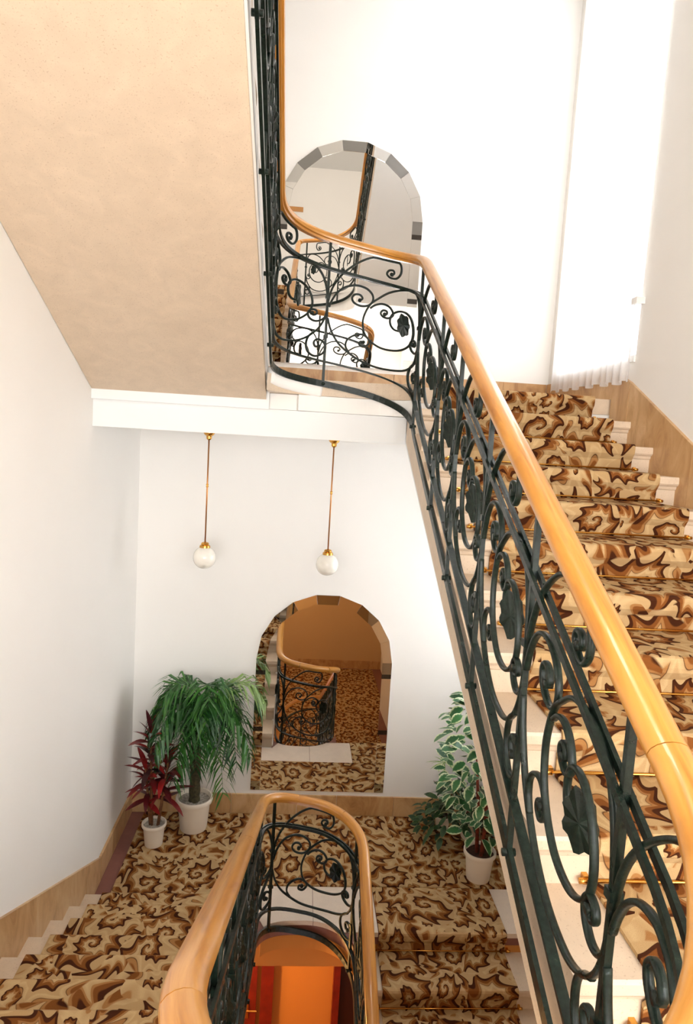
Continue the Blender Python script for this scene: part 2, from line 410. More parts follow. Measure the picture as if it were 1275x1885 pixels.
# landing slabs and floors
def landing(name, label, z, rg, ny_right, top_mat, xcut):
    f = struct(name, label)
    e = grow(rg, 0.025, (rg[0][0]+rg[-1][0])/2, rg[0][1])
    P = [(XL, YB), (XL, YCN+0.02), (e[-1][0], YCN+0.02)] + e[::-1][1:-1] + [(e[0][0], ny_right+0.03), (XR, ny_right+0.03), (XR, YB)]
    MB().prism(P, z-0.11, z, 2).build('slab', top_mat, f)
    P = [(XL, YB), (XL, 4.81), (xcut, 4.81)] + [q for q in e[::-1] if q[0] > xcut and q[1] > rg[0][1]+0.05] + [(e[0][0], ny_right+0.03), (XR, ny_right+0.03), (XR, YB)]
    MB().prism(P, z-0.22, z-0.112, 2).build('fascia', 'plaster' if z > -1 else 'lamp_tint', f)
    return f
fU = landing('floor', None, ZU, U_RING, YUN, 'step', -0.05)
fL = landing('floor', None, ZL-0.001, L_RING, YDN, 'redstone', -0.12)
fU2 = landing('floor', None, ZU+4, U_RING, YUN, 'step', -0.05)
# beams and soffit bands under the landings
for k, z in enumerate((ZU, ZL, ZU+4)):
    b = struct('ceiling')
    MB().add(*(lambda q: (q.V, q.F))(MB().prism([(XL, 4.80), (0.722, 4.80), (0.722, 4.862), (XR, 4.862), (XR, YB), (XL, YB)], z-0.41, z-0.222, 2))).build('beam', 'ceil' if z > -1 else 'lamp_tint', b)
    MB().box(XL, -0.24, 4.758, 4.80, z-0.225, z-0.07).build('soffit_band', 'ceil', b)
def hall_floor(name, z, rg, mat='step', yl=0.87, yr=1.50):
    f = struct(name)
    e = grow(rg, 0.02, (rg[0][0]+rg[-1][0])/2, rg[0][1])
    P = [(XL, YR), (XR, YR), (XR, yr), (e[0][0], yr)] + e + [(e[-1][0], yl), (XL, yl)]
    P = [(XL, YR), (XR, YR), (XR, yr), (e[0][0], yr)] + [q for q in e if q[1] <= 1.16 and not (q[0] < 0.0 and q[1] > yl)] + [(e[-1][0]+0.01, yl), (XL, yl)]
    MB().prism(P, z-0.3, z, 2).build('slab', mat, f); return f
hall_floor('floor', 0.0, F_RING, 'slab'); hall_floor('floor', 4.0, FT_RING, 'plaster'); hall_floor('floor', -4.0, FB_RING, 'redstone')
f = struct('floor'); MB().box(XL, XR, 1.5, YB, -5.2, -5.0).build('slab', 'redstone', f)

# white slab pieces in front of the lower well, between the two runners
e = grow(L_RING, 0.022, 0.215, 4.35)
for xa, xb in ((-0.30, 0.27), (0.274, 0.75)):
    P = [(xa, 5.135), (xb, 5.135)]
    back = [q for q in e if xa < q[0] < xb]            # right to left
    def ye(x):
        for (x0, y0), (x1, y1) in zip(e[:-1], e[1:]):
            if x1 <= x <= x0 and x0 > x1: return y0+(y1-y0)*(x-x0)/(x1-x0)
        return YDN if x > 0.3 else YCN+0.03
    if xb > e[0][0]: P += [(xb, YDN), (e[0][0]+0.0, YDN)] + [q for q in back if q[1] > YDN]
    else: P += [(xb, ye(xb))] + back
    if xa < e[-1][0]:
        P = [q for q in P if q[0] > -0.1 or q[1] > 5] + [(e[-1][0], YCN+0.03), (xa, YCN+0.03)]
    else: P += [(xa, ye(xa))]
    MB().prism(P, ZL-0.03, ZL+0.006, 2).build('stone_slab', 'slab', fL)

MB().box(1.72, XR-0.025, YDN, 5.135, ZL-0.03, ZL+0.006).build('stone_slab', 'slab', fL)

# ------------------------------------------------------------------ stair flights
def step_poly(yn, z, t, sg, foot=0.16):
    # section in (y, z); sg=+1 climbs towards +y
    q = [(0, 0), (-0.004, -0.012), (-0.004, -0.04), (0.004, -0.05), (0.016, -0.055), (0.022, -0.072), (0.03, -0.078), (0.03, -R),
         (0.03, -R-foot), (t+0.03, -foot), (t+0.03, 0)]
    return [(yn+sg*a, z+b) for a, b in q]
def flight(label, x0, x1, y_top, z_top, t, sg, n, soff_x, first=0, plan='stair_flight', stringer=None):
    th = thing(plan, label, 'staircase')
    for k in range(first, n):
        yn = y_top-sg*k*t; z = z_top-k*R
        MB().prism(step_poly(yn, z, t, sg), x0, x1, 0).build('step', 'step', th)
    # plaster soffit under the steps
    ya_, yb_ = y_top-sg*(n-0.1)*t, y_top+sg*(0.0 if sg > 0 else 1.0)*t
    za_, zb_ = z_top-(n-0.1)*R, z_top+(0 if sg > 0 else R*1.0)
    return th
# right flights climb towards the back wall; left flights climb towards the hall
A = flight('right flight of pale stone steps climbing to the upper landing', 0.735, XR-0.003, YUN-TA, ZU-R, TA, 1, 11, None)
D = flight('lower right flight of stone steps descending in shadow from the lower landing', 0.60, XR-0.003, YDN-TA, ZL-R, TA, 1, 11, None)
A2 = flight('topmost right flight above the upper hall, seen only in the upper mirror', 0.735, XR-0.003, YUN-TA, ZU+4-R, TA, 1, 11, None)
yc_top = YCN-11*TC
C_ = flight('lower left flight of stone steps leading down to the lower landing', XL+0.003, -0.165, yc_top+TC, 0-R, TC, -1, 11, None)
B_ = flight('upper left flight overhead, white plaster underside facing the camera', XL+0.003, -0.26, yc_top+TC, 4-R, TC, -1, 11, None)
def soffit(th, x0, x1, pts, thick=0.06):
    P = [(y, z) for y, z in pts] + [(y, z+thick) for y, z in pts[::-1]]
    MB().prism(P, x0, x1, 0).build('soffit', 'ceil', th)
def lineA(y, z): return znA(y, z)-0.30
def lineC(y, z): return z-0.074+0.45*(4.715-y)
for th, z, x0, x1, fn in ((A, ZU, 0.725, XR-0.003, lambda y, z: znA(y, z)-0.36), (A2, ZU+4, 0.725, XR-0.003, lambda y, z: znA(y, z)-0.36), (D, ZL, 0.59, XR-0.003, lambda y, z: znD(y, z)-0.36)):
    soffit(th, x0, x1, [(1.25, fn(1.25, z)), (4.795, fn(4.74, z))])
for th, z, x0, x1 in ((B_, ZU, XL+0.003, -0.262), (C_, ZL, XL+0.003, -0.165)):
    soffit(th, x0, x1, [(0.80, lineC(0.80, z)), (4.715, lineC(4.715, z)), (4.80, lineC(4.715, z)-0.004)])
# outer stringer of the left flights: white plastered side towards the well
for th, z, x in ((B_, ZU, -0.262), (C_, ZL, -0.165)):
    P = [(0.9, lineC(0.9, z)), (4.74, lineC(4.74, z)), (4.74, znC(4.74, z)-0.17), (0.9, znC(0.9, z)-0.17)]
    MB().prism(P, x-0.02, x+0.012, 0).build('stringer', 'plaster', th)
for th, z, x, fn in ((A, ZU, 0.735, znA), (A2, ZU+4, 0.735, znA), (D, ZL, 0.6, znD)):
    P = [(1.3, fn(1.3, z)-0.36), (4.76, fn(4.76, z)-0.36), (4.76, fn(4.76, z)-0.12), (1.3, fn(1.3, z)-0.12)]
    MB().prism(P, x-0.012, x+0.01, 0).build('stringer', 'step', th)

# ------------------------------------------------------------------ carpets
def strip(name, prof, x0, x1, parent, th=0.012, u0=0.0, v0=0.0):
    # prof: list of (y,z) upper surface; solid strip with thickness below
    n = len(prof); V = []; uv = []; s = v0
    P = [Vector(p) for p in prof]; nrm = []
    for i in range(n):
        t = (P[min(i+1, n-1)]-P[max(i-1, 0)]).normalized(); nrm.append(Vector((-t.y, t.x)))
    for i in range(n):
        if i: s += (P[i]-P[i-1]).length
        lo = P[i]-nrm[i]*th*STRIP_SG
        for x, q in ((x0, P[i]), (x1, P[i]), (x1, lo), (x0, lo)):
            V.append((x, q.x, q.y)); uv.append((x+u0, s))
    Fc = []
    for i in range(n-1):
        for k in range(4):
            a, b = i*4+k, i*4+(k+1) % 4; Fc.append((a, b, b+4, a+4))
    Fc += [(0, 1, 2, 3), tuple((n-1)*4+k for k in range(4))]
    o = mk(name, V, Fc, 'carpet', parent, uvs=uv)
    bm = bmesh.new(); bm.from_mesh(o.data); bmesh.ops.recalc_face_normals(bm, faces=bm.faces); bm.to_mesh(o.data); bm.free()
    return o
STRIP_SG = 1
def stair_prof(yn0, z0, t, sg, n, o=0.014, lead=None):
    # from the lowest foot upward; yn0,z0 the TOP nosing
    P = []
    for k in range(n-1, -1, -1):
        yn = yn0-sg*k*t; z = z0-k*R
        P += [(yn+sg*(0.03-o), z-R+o), (yn+sg*(0.03-o-0.004), z-0.085), (yn-sg*0.014, z-0.05), (yn-sg*(0.004+o), z-0.03), (yn-sg*(0.004+o), z-0.008), (yn-sg*0.012, z+o*0.55), (yn+sg*0.0, z+o), (yn+sg*0.05, z+o)]
    return P
def runner(label, x0, x1, yn, z, t, sg, n, tail, rods, group=None, rod_x=None):
    global STRIP_SG
    th = thing('carpet_runner', label, 'carpet', group=group)
    STRIP_SG = 1 if sg > 0 else -1
    P = stair_prof(yn, z, t, sg, n)
    P.append((tail, z+0.014))
    strip('runner', P, x0, x1, th, v0=0.37*abs(z))
    if rods:
        for k in range(n):
            y = yn-sg*k*t+sg*0.008; zz = z-(k+1)*R+0.024
            rm = MB(); rm.tube([(x0-0.03, y, zz), (x1+0.03, y, zz)], 0.0055, 8)
            for e_ in (x0-0.03, x1+0.03): rm.tube([(e_-0.012, y, zz), (e_+0.012, y, zz)], 0.009, 8)
            rr = rm.build('stair_rod', 'brass', th, True)
            bm_ = MB()
            for e_ in (x0-0.02, x1+0.02): bm_.box(e_-0.008, e_+0.008, y, y+0.022, zz-0.012, zz+0.014)
            bm_.build('bracket', 'brass', rr)
    STRIP_SG = 1
    return th
runner('brown and beige acanthus runner with brass rods on the right flight', 0.925, 2.067, YUN, ZU, TA, 1, 12, 5.05, True)
runner('shadowed acanthus runner on the flight going down from the lower landing', 0.755, 1.715, YDN, ZL, TA, 1, 12, 5.13, True)
runner('acanthus runner on the left flight down to the lower landing', -1.29, -0.33, yc_top, 0.0, TC, -1, 12, 0.82, False)
runner('acanthus runner on the overhead left flight, seen in the upper mirror', -1.29, -0.36, yc_top, 4.0, TC, -1, 12, 0.0, False)
def landing_carpet(label, x0, x1, y0, y1, z, v0=0.0):
    th = thing('landing_carpet', label, 'carpet')
    n = 8; prof = [(y0+(y1-y0)*i/n, z+0.015) for i in range(n+1)]
    strip('pile', prof, x0, x1, th, v0=v0); return th
landing_carpet('acanthus carpet covering the lower landing under the potted plants', -1.29, 2.10, 5.14, 6.17, ZL, 1.3)
for o_ in [x for x in bpy.data.objects if x.name.startswith('landing_carpet')]:
    strip('pile', [(4.815, ZL+0.015), (4.98, ZL+0.015), (5.137, ZL+0.015)], -1.29, -0.305, o_, v0=0.97)
hc = landing_carpet('acanthus carpet on the hall floor at the head of the left flight', -1.29, 2.067, -0.7, 0.3, 0.0, 0.2)
strip('pile', [(0.302, 0.015), (0.6, 0.015), (0.815, 0.015)], -1.29, -0.33, hc, v0=4.2)
strip('pile', [(0.302, 0.015), (0.9, 0.015), (1.17, 0.015)], 0.925, 2.067, hc, v0=4.2)
landing_carpet('acanthus carpet on the upper landing at the head of the right flight', -1.29, 2.15, 5.05, 6.17, ZU, 0.4)
landing_carpet('acanthus carpet on the bottom hall floor, seen in the lower mirror', -1.2, 2.0, -3.7, 0.55, -4.0, 0.7)

# ------------------------------------------------------------------ stone skirting, every panel its own piece
def panel_run(par, axis, fixed, thick, y0, y1, lo, hi, widths):
    # vertical panels between lo(y) and hi(y) along axis 'y' at x=fixed or along 'x' at y=fixed
    a = y0; i = 0
    while a < y1-1e-4:
        b = min(a+widths[i % len(widths)], y1); g = 0.0015
        P = [(a+g, lo(a+g)), (b-g, lo(b-g)), (b-g, hi(b-g)), (a+g, hi(a+g))]
        th = thick*(0.9+0.2*random.random())
        if axis == 'y': MB().prism(P, min(fixed, fixed+th), max(fixed, fixed+th), 0).build('stone_panel', 'skirt', par)
        else: MB().prism(P, min(fixed, fixed+th), max(fixed, fixed+th), 1).build('stone_panel', 'skirt', par)
        a = b; i += 1
BBH = 0.2
b = struct('baseboard_back'); panel_run(b, 'x', YB, -0.02, XL+0.02, XR-0.02, lambda x: ZL, lambda x: ZL+BBH, (0.42, 0.5, 0.62, 0.38, 0.55))
panel_run(b, 'x', YB, -0.02, XL+0.02, XR-0.02, lambda x: ZU, lambda x: ZU+BBH, (0.6, 0.45, 0.55))
b = struct('baseboard_left')
panel_run(b, 'y', XL, 0.02, 5.19, YB-0.02, lambda y: ZL, lambda y: ZL+BBH, (0.34, 0.36, 0.4))
panel_run(b, 'y', XL, 0.02, 0.9, 5.19, lambda y: znC(y)-0.2, lambda y: znC(y)+0.215, (0.55, 0.34, 0.62, 0.38, 0.5))
panel_run(b, 'y', XL, 0.02, 0.9, 5.19, lambda y: znC(y, ZU)-0.2, lambda y: znC(y, ZU)+0.215, (0.55, 0.34, 0.62, 0.38, 0.5))
b = struct('baseboard_right')
panel_run(b, 'y', XR, -0.02, 4.826, YB-0.02, lambda y: ZU, lambda y: ZU+0.20, (0.36, 0.42, 0.3))
panel_run(b, 'y', XR, -0.02, 1.2, 4.56, lambda y: znA(y)-0.2, lambda y: znA(y)+0.235, (0.48, 0.36, 0.55, 0.3))
panel_run(b, 'y', XR, -0.02, 4.56, 4.826, lambda y: znA(y)-0.2, lambda y: min(znA(y)+0.235, ZU+0.2), (0.3,))
panel_run(b, 'y', XR, -0.02, 4.63, YB-0.02, lambda y: ZL, lambda y: ZL+0.20, (0.4,))
panel_run(b, 'y', XR, -0.02, 1.2, 4.63, lambda y: znD(y)-0.2, lambda y: znD(y)+0.235, (0.48, 0.36, 0.55, 0.3))
b = struct('baseboard_rear'); panel_run(b, 'x', YR, 0.02, XL+0.02, XR-0.02, lambda x: -4, lambda x: -3.8, (0.5, 0.6))
panel_run(b, 'x', YR, 0.02, XL+0.02, XR-0.02, lambda x: 0, lambda x: 0.2, (0.5, 0.6))

# ------------------------------------------------------------------ iron railings
def herm(t, z0, z1, m0, m1):
    return (2*t**3-3*t**2+1)*z0+(t**3-2*t**2+t)*m0+(-2*t**3+3*t**2)*z1+(t**3-t**2)*m1
class Rail:
    """plan path walked downhill with the height of the base bar (zb) and of the handrail axis (zr)"""
    def __init__(s): s.P = []; s.zb = []; s.zr = []
    def line(s, p, q, zb, zr, n=40):
        for i in range(n+1):
            t = i/n; x = p[0]+(q[0]-p[0])*t; y = p[1]+(q[1]-p[1])*t
            s._a((x, y), zb(y), zr(y))
        return s
    def _a(s, p, zb, zr):
        if s.P and (Vector(p)-Vector(s.P[-1])).length < 1e-4: return
        s.P.append(p); s.zb.append(zb); s.zr.append(zr)
    def arc(s, P, zb0, zb1, zr0, zr1, mb, mr, lo=0.0, hi=1.0):
        L = [0.0]
        for a, b in zip(P[:-1], P[1:]): L.append(L[-1]+(Vector(b)-Vector(a)).length)
        T = L[-1]
        for p, l in zip(P, L):
            t = l/T
            if lo-1e-6 <= t <= hi+1e-6: s._a(p, herm(t, zb0, zb1, mb[0]*T, mb[1]*T), herm(t, zr0, zr1, mr[0]*T, mr[1]*T))
        return s
    def done(s):
        a = np.array(s.P); s.X, s.Y = a[:, 0], a[:, 1]
        s.S = np.r_[0, np.cumsum(np.hypot(np.diff(s.X), np.diff(s.Y)))]
        s.ZB, s.ZR = np.array(s.zb), np.array(s.zr)
        t = np.gradient(a, axis=0); k = np.array([.25, .5, .25])
        for _ in range(2):
            t[1:-1] = 0.25*t[:-2]+0.5*t[1:-1]+0.25*t[2:]
        t /= np.linalg.norm(t, axis=1)[:, None]; s.NX, s.NY = t[:, 1], -t[:, 0]
        return s
    def at(s, q, f=None, dz=None, off=0.0):
        x, y = np.interp(q, s.S, s.X), np.interp(q, s.S, s.Y)
        nx, ny = np.interp(q, s.S, s.NX), np.interp(q, s.S, s.NY)
        zb, zr = np.interp(q, s.S, s.ZB), np.interp(q, s.S, s.ZR)
        z = zb+f*(zr-0.03-zb) if f is not None else zr+dz
        return Vector((x+nx*off, y+ny*off, z)), Vector((nx, ny, 0)).normalized()
    def s_at(s, fn):       # arc length where fn(x, y) is smallest
        v = [fn(x, y) for x, y in zip(s.X, s.Y)]; return float(s.S[int(np.argmin(v))])

# one scroll panel, traced as curves in a unit frame (u along the rail downhill, v from lower to upper flat bar)
def uvp(x, y):
    xa = 515-(y-280)*0.111; xb = 950-(y-410)*0.087
    u = (x-xa)/(xb-xa); yt = 280+130*u; yb = 755+170*u
    return (u, (yb-y)/(yb-yt))
SCROLLS = {
    'large_scroll': [(492, 530), (500, 590), (525, 660), (565, 715), (620, 765), (690, 797), (770, 803), (830, 785), (885, 740), (918, 680), (935, 600), (934, 520), (922, 452), (895, 405), (850, 383), (800, 380), (750, 393), (705, 425), (672, 455), (648, 500), (634, 550), (637, 610), (660, 655), (700, 688), (750, 698), (800, 688), (845, 655), (865, 615), (866, 570), (850, 525), (822, 497), (790, 490), (762, 503), (748, 530), (748, 562), (762, 586), (785, 594)],
    'inner_curl': [(668, 478), (690, 460), (720, 453), (748, 468), (762, 500), (756, 518), (738, 528), (718, 520), (710, 502), (720, 487), (735, 491), (735, 505), (726, 508)],
    'side_scroll': [(501, 475), (515, 440), (540, 400), (575, 370), (620, 360), (660, 375), (682, 408), (680, 442), (660, 464), (630, 467), (604, 450), (598, 425), (612, 407), (632, 410), (640, 428), (628, 438)],
    'crest_scroll': [(498, 450), (520, 380), (555, 320), (600, 270), (660, 225), (720, 206), (772, 212), (805, 243), (806, 288), (785, 317), (760, 314), (746, 295), (755, 276), (773, 276), (776, 291), (766, 297)],
    'lower_curl': [(568, 715), (556, 685), (562, 650), (590, 625), (625, 618), (650, 640), (652, 665), (632, 684), (613, 674), (617, 657), (630, 660)],
    'right_curl': [(928, 662), (905, 690), (875, 698), (850, 682), (844, 655), (860, 636), (882, 640), (884, 658), (869, 665), (862, 655)],
    'foot_curl': [(884, 745), (845, 775), (828, 815), (832, 860), (860, 889), (895, 882), (914, 850), (906, 815), (882, 797), (864, 812), (868, 836), (884, 838)],
}
SC_UV = {k: [uvp(*p) for p in v] for k, v in SCROLLS.items()}
LEAF_C = uvp(806, 562)
OCT = lambda a, b: [(a*x, b*y) for x, y in ((-1, -.55), (-.55, -1), (.55, -1), (1, -.55), (1, .55), (.55, 1), (-.55, 1), (-1, .55))]
REC = lambda a, b: [(-a, -b), (a, -b), (a, b), (-a, b)]
F0, F1 = 0.16, 0.82
def build_panel(rl, s0, s1, par, per, hide=()):
    for name, P in SC_UV.items():
        if name in hide: continue
        C2 = catmull([(u, v, 0) for u, v in P], per)
        pts = []; lats = []
        for i, c in enumerate(C2):
            f = min(F0+c.y*(F1-F0), 0.985)
            p, n = rl.at(s0+c.x*(s1-s0), f=f); pts.append(p); lats.append(n)
        # hub of the spiral: a small ball at the curl end
        m = MB().sweep(pts, lats, OCT(0.0095, 0.0068))
        if name != 'large_scroll':
            e_ = pts[-1]; m.tube([e_-lats[-1]*0.011, e_+lats[-1]*0.011], 0.013, 8)
        m.build(name, 'iron', par, True)
    # forged leaf at the heart of the large scroll
    p, n = rl.at(s0+LEAF_C[0]*(s1-s0), f=F0+LEAF_C[1]*(F1-F0))
    q, _ = rl.at(s0+(LEAF_C[0]+0.1)*(s1-s0), f=F0+LEAF_C[1]*(F1-F0)); ex = ((q-p).normalized()*0.75-n*0.66).normalized(); ez = Vector((0, 0, 1))
    out = []
    N = 26
    for k in range(N):
        a = 2*PI*k/N
        rr = 0.049*(1+0.10*math.sin(7*a+0.6))*(1+0.30*math.cos(a-PI/2)**2)
        out.append((rr*math.cos(a)*0.9, rr*math.sin(a)*1.15))
    V = []
    for sd in (-0.007, 0.007):
        nn = ex.cross(ez).normalized(); V.append(p+nn*(sd*0.6+0.003))
        for i, (a, b) in enumerate(out): V.append(p+ex*a+ez*b+nn*(sd*0.6-0.003+0.002*math.sin(i*1.7)))
    Fc = [(0, 1+(k+1) % N, 1+k) for k in range(N)]+[(N+1, N+2+k, N+2+(k+1) % N) for k in range(N)]+[(1+k, 1+(k+1) % N, N+2+(k+1) % N, N+2+k) for k in range(N)]
    MB().add(V, Fc).build('iron_leaf', 'iron', par, False)
def build_railing(rl, label, posts, joints, per=4, hand='handrail'):
    th = thing('stair_railing', label, 'railing')
    S = rl.S; smax = S[-1]
    # handrail in lengths with fine joints
    prof = [(-.020, -.030), (.020, -.030), (.022, -.017), (.035, -.012), (.039, .002), (.036, .014), (.027, .024), (.014, .030), (0, .032), (-.014, .030), (-.027, .024), (-.036, .014), (-.039, .002), (-.035, -.012), (-.022, -.017)]
    cuts = [0.0]+sorted(joints)+[smax]
    for a, b in zip(cuts[:-1], cuts[1:]):
        g = 0.0012
        qs = [a+g]+[q for q in S if a+0.01 < q < b-0.01]+[b-g]
        pts = []; lats = []
        for q in qs:
            p, n = rl.at(q, dz=0.0); pts.append(p); lats.append(n)
        m = MB(); m.upfix = True; m.sweep(pts, lats, prof)
        n = len(prof); uv = []
        for q in qs:
            for k in range(n): uv.append((prof[k][0]+prof[k][1]*0.7+0.1, q))
        smooth_by_angle(m.build('handrail', 'wood', th, False, uv), 50)
    def bar(name, f, off, pr, dz=0):
        pts = []; lats = []
        for q in S:
            p, n = rl.at(q, f=f, off=off); pts.append(p); lats.append(n)
        return pts, lats, pr
    def bars(name, items):
        m = MB(); m.upfix = True
        for f, off, pr in items:
            pts, lats, pr = bar(name, f, off, pr); m.sweep(pts, lats, pr)
        return m.build(name, 'iron', th)
    bars('base_bar', [(0.0, 0, REC(0.007, 0.021))])
    bars('lower_bar', [(F0, 0, REC(0.014, 0.006))])
    bars('upper_bar', [(F1, -0.012, REC(0.0055, 0.010)), (F1, 0.014, REC(0.0055, 0.010))])
    for q in posts:
        if not (0 <= q <= smax): continue
        p0, n = rl.at(q, f=-0.015); p1, _ = rl.at(q, f=1.0)
        t = Vector((-n.y, n.x, 0))
        def col(z0, z1, h):
            m_ = MB(); V = []
            for z in (z0, z1):
                for a, b in ((-1, -1), (1, -1), (1, 1), (-1, 1)): V.append(Vector((p0.x, p0.y, z))+n*a*h+t*b*h)
            return m_.add(V, [(3, 2, 1, 0), (4, 5, 6, 7), (0, 1, 5, 4), (1, 2, 6, 5), (2, 3, 7, 6), (3, 0, 4, 7)])
        po = col(p0.z, p1.z, 0.0085).build('post', 'iron', th)
        for f in (0.34, 0.62):
            pc, _ = rl.at(q, f=f); col(pc.z-0.011, pc.z+0.011, 0.0145).build('collar', 'iron', po)
        pb, _ = rl.at(q, f=0.0)
        MB().tube([pb-n*0.02, pb+n*0.02], [0.012, 0.012], 8).build('bolt', 'iron', po, True)
        pb, _ = rl.at(q, f=F0)
    for a, b in zip(posts[:-1], posts[1:]):
        if b <= smax+1e-6: build_panel(rl, a, b, th, per)
    return th
def barA(y, z=ZU): return znA(y, z)-0.145
def railA(y, z=ZU): return znA(y, z)+0.94
def barD(y, z=ZL): return znD(y, z)-0.145
def railD(y, z=ZL): return znD(y, z)+0.94
def barC(y, z=ZL): return znC(y, z)-0.28
def railC(y, z=ZL): return znC(y, z)+0.75
# ---- upper run: left flight overhead, round the upper landing, down the right flight, half the hall curve
r = Rail()
r.line((-0.222, 1.15), (-0.222, 4.4), lambda y: barC(y, ZU), lambda y: railC(y, ZU), 50)
r.arc(U_RING[::-1], barC(4.4, ZU), barA(4.4), railC(4.4, ZU), railA(4.4), (-0.30, -0.85), (-0.42, -0.42))
r.line((0.72, 4.4), (0.68, 1.15), barA, railA, 60)
r.arc(F_RING, barA(1.15), barC(1.15), railA(1.15), railC(1.15), (-0.42, -0.42), (-0.42, -0.42), 0.0, 0.5)
r.done()
sP1 = r.s_at(lambda x, y: abs(x-0.145)+(0 if y > 4.5 else 9))
sA = lambda y: r.s_at(lambda x, yy: abs(yy-y)+(0 if x > 0.6 else 9))
down = [sA(4.46), sA(3.66), sA(3.08), sA(2.52), sA(1.90), sA(1.28)]
down.append(down[-1]+0.70)
ups = [sP1-0.72-0.60*k for k in range(6, -1, -1)]
posts = [q for q in ups if q > 0]+[sP1]+down
build_railing(r, 'green black wrought iron railing with beech handrail rising past the upper mirror', posts,
              [r.s_at(lambda x, y: abs(x-0.165)+(0 if y > 4.5 else 9)), r.s_at(lambda x, y: abs(x-0.62)+(0 if y > 4.4 else 9)), sA(1.16)+0.03, sA(1.16)+0.66], 5)
pts = []; lats = []
for q in np.linspace(r.s_at(lambda x, y: abs(y-4.56)+(0 if x < 0 else 9)), r.s_at(lambda x, y: abs(x-0.10)+(0 if y > 4.5 else 9)), 26):
    p, n_ = r.at(q, f=0.0, off=-0.03); pts.append(p-Vector((0, 0, 0.035))); lats.append(n_)
m = MB(); m.upfix = True; m.sweep(pts, lats, [(-0.025, -0.055), (0.0, -0.06), (0.02, -0.045), (0.024, 0.03), (0.0, 0.05), (-0.025, 0.05)]).build('stringer', 'plaster', B_, True)
# ---- lower run: other half of the hall curve, down the left flight, round the lower landing, down the dark flight
r = Rail()
r.arc(F_RING, barA(1.15), barC(1.15), railA(1.15), railC(1.15), (-0.42, -0.42), (-0.42, -0.42), 0.5, 1.0)
r.line((-0.155, 1.15), (-0.14, 4.35), barC, railC, 50)
r.arc(L_RING[::-1], barC(4.35), barD(4.35), railC(4.35), railD(4.35), (-0.42, -0.6), (-0.42, -0.42))
r.line((0.57, 4.35), (0.56, 1.15), barD, railD, 40)
r.done()
sL1 = r.s_at(lambda x, y: abs(x+0.065)+(0 if y > 4.5 else 9))
sL2 = r.s_at(lambda x, y: abs(y-4.5)+(0 if x > 0.4 else 9))
posts = [q for q in [sL1-0.66-0.60*k for k in range(6, -1, -1)] if q > 0]+[sL1, sL2]+[sL2+0.62*(k+1) for k in range(5)]
sC = lambda y: r.s_at(lambda x, yy: abs(yy-y)+(0 if x < 0.0 else 9))
build_railing(r, 'wrought iron railing with beech handrail going down round the lower well', posts,
              [sC(1.16)-0.12, sC(2.75), r.s_at(lambda x, y: abs(x-0.14)+(0 if y > 4.5 else 9)), r.s_at(lambda x, y: abs(x-0.45)+(0 if y > 4.4 else 9))], 4)
# ---- railings of the halls above and below (the mirrors show them)
r = Rail()
r.line((0.72, 4.4), (0.70, 1.15), lambda y: barA(y, ZU+4), lambda y: railA(y, ZU+4), 30)
r.arc(FT_RING, barA(1.15, ZU+4), barC(1.15, ZU), railA(1.15, ZU+4), railC(1.15, ZU), (-0.42, -0.42), (-0.42, -0.42))
r.done()
build_railing(r, 'iron railing of the hall above, seen only in the upper mirror', [0.1+0.62*k for k in range(8)], [1.6], 2)
r = Rail()
r.arc(FB_RING, barD(1.15), barC(1.15, ZL-4), railD(1.15), railC(1.15, ZL-4), (-0.42, -0.42), (-0.42, -0.42))
r.line((-0.16, 1.15), (-0.16, 3.2), lambda y: barC(y, ZL-4), lambda y: railC(y, ZL-4), 20)
r.done()
build_railing(r, 'iron railing of the bottom hall, seen only in the lower mirror', [0.05+0.62*k for k in range(5)], [0.9], 2)

# ------------------------------------------------------------------ arched mirrors
def arch_mirror(label, z0, cx=0.318, hw=0.635, H=1.92):
    th = thing('arched_mirror', label, 'mirror', (cx, YB, z0))
    bw = 0.09; zs = H-hw; ri = hw-bw; y1 = -0.006; n = 9
    # main glass
    P = [(-ri, bw*0.0), (ri, 0.0), (ri, zs)]
    P += [(ri*math.cos(PI*k/n), zs+ri*math.sin(PI*k/n)) for k in range(1, n)] + [(-ri, zs)]
    MB().prism(P, -0.012, -0.002, 1).build('mirror_glass', 'mirror', th)
    def tile(Q, mat, tilt):
        cxq = sum(q[0] for q in Q)/len(Q); czq = sum(q[1] for q in Q)/len(Q)
        Q = [(cxq+(a-cxq)*0.985, czq+(b-czq)*0.992) for a, b in Q]
        d = Vector((cxq, max(czq-zs, 0) if czq > zs else 0)); d = d.normalized() if d.length > 0 else Vector((0, 1))
        V = [(a, -0.003, b) for a, b in Q]; F_ = len(Q)
        for a, b in Q: V.append((a, -0.013+((a-cxq)*d.x+(b-czq)*d.y)*tilt, b))
        MB().add(V, [tuple(range(F_)), tuple(range(F_, 2*F_))[::-1]]+[(k, (k+1) % F_, F_+(k+1) % F_, F_+k) for k in range(F_)]).build('mirror_tile', mat, th)
    for k in range(n):
        a0, a1 = PI*k/n, PI*(k+1)/n
        Q = [(ri*math.cos(a0), zs+ri*math.sin(a0)), (hw*math.cos(a0), zs+hw*math.sin(a0)), (hw*math.cos(a1), zs+hw*math.sin(a1)), (ri*math.cos(a1), zs+ri*math.sin(a1))]
        tile(Q, 'smoky' if k in (2, 4, 6) else 'mirror', 0.03)
    segs = [(0, 0.085, 'smoky'), (0.085, 0.585, 'mirror'), (0.585, 0.625, 'black'), (0.625, zs-0.15, 'mirror'), (zs-0.15, zs-0.11, 'black'), (zs-0.11, zs, 'smoky')]
    for s in (-1, 1):
        for a, b, mt in segs:
            x0, x1 = sorted((s*ri, s*hw)); tile([(x0, a), (x1, a), (x1, b), (x0, b)], mt, 0.02)
    return th
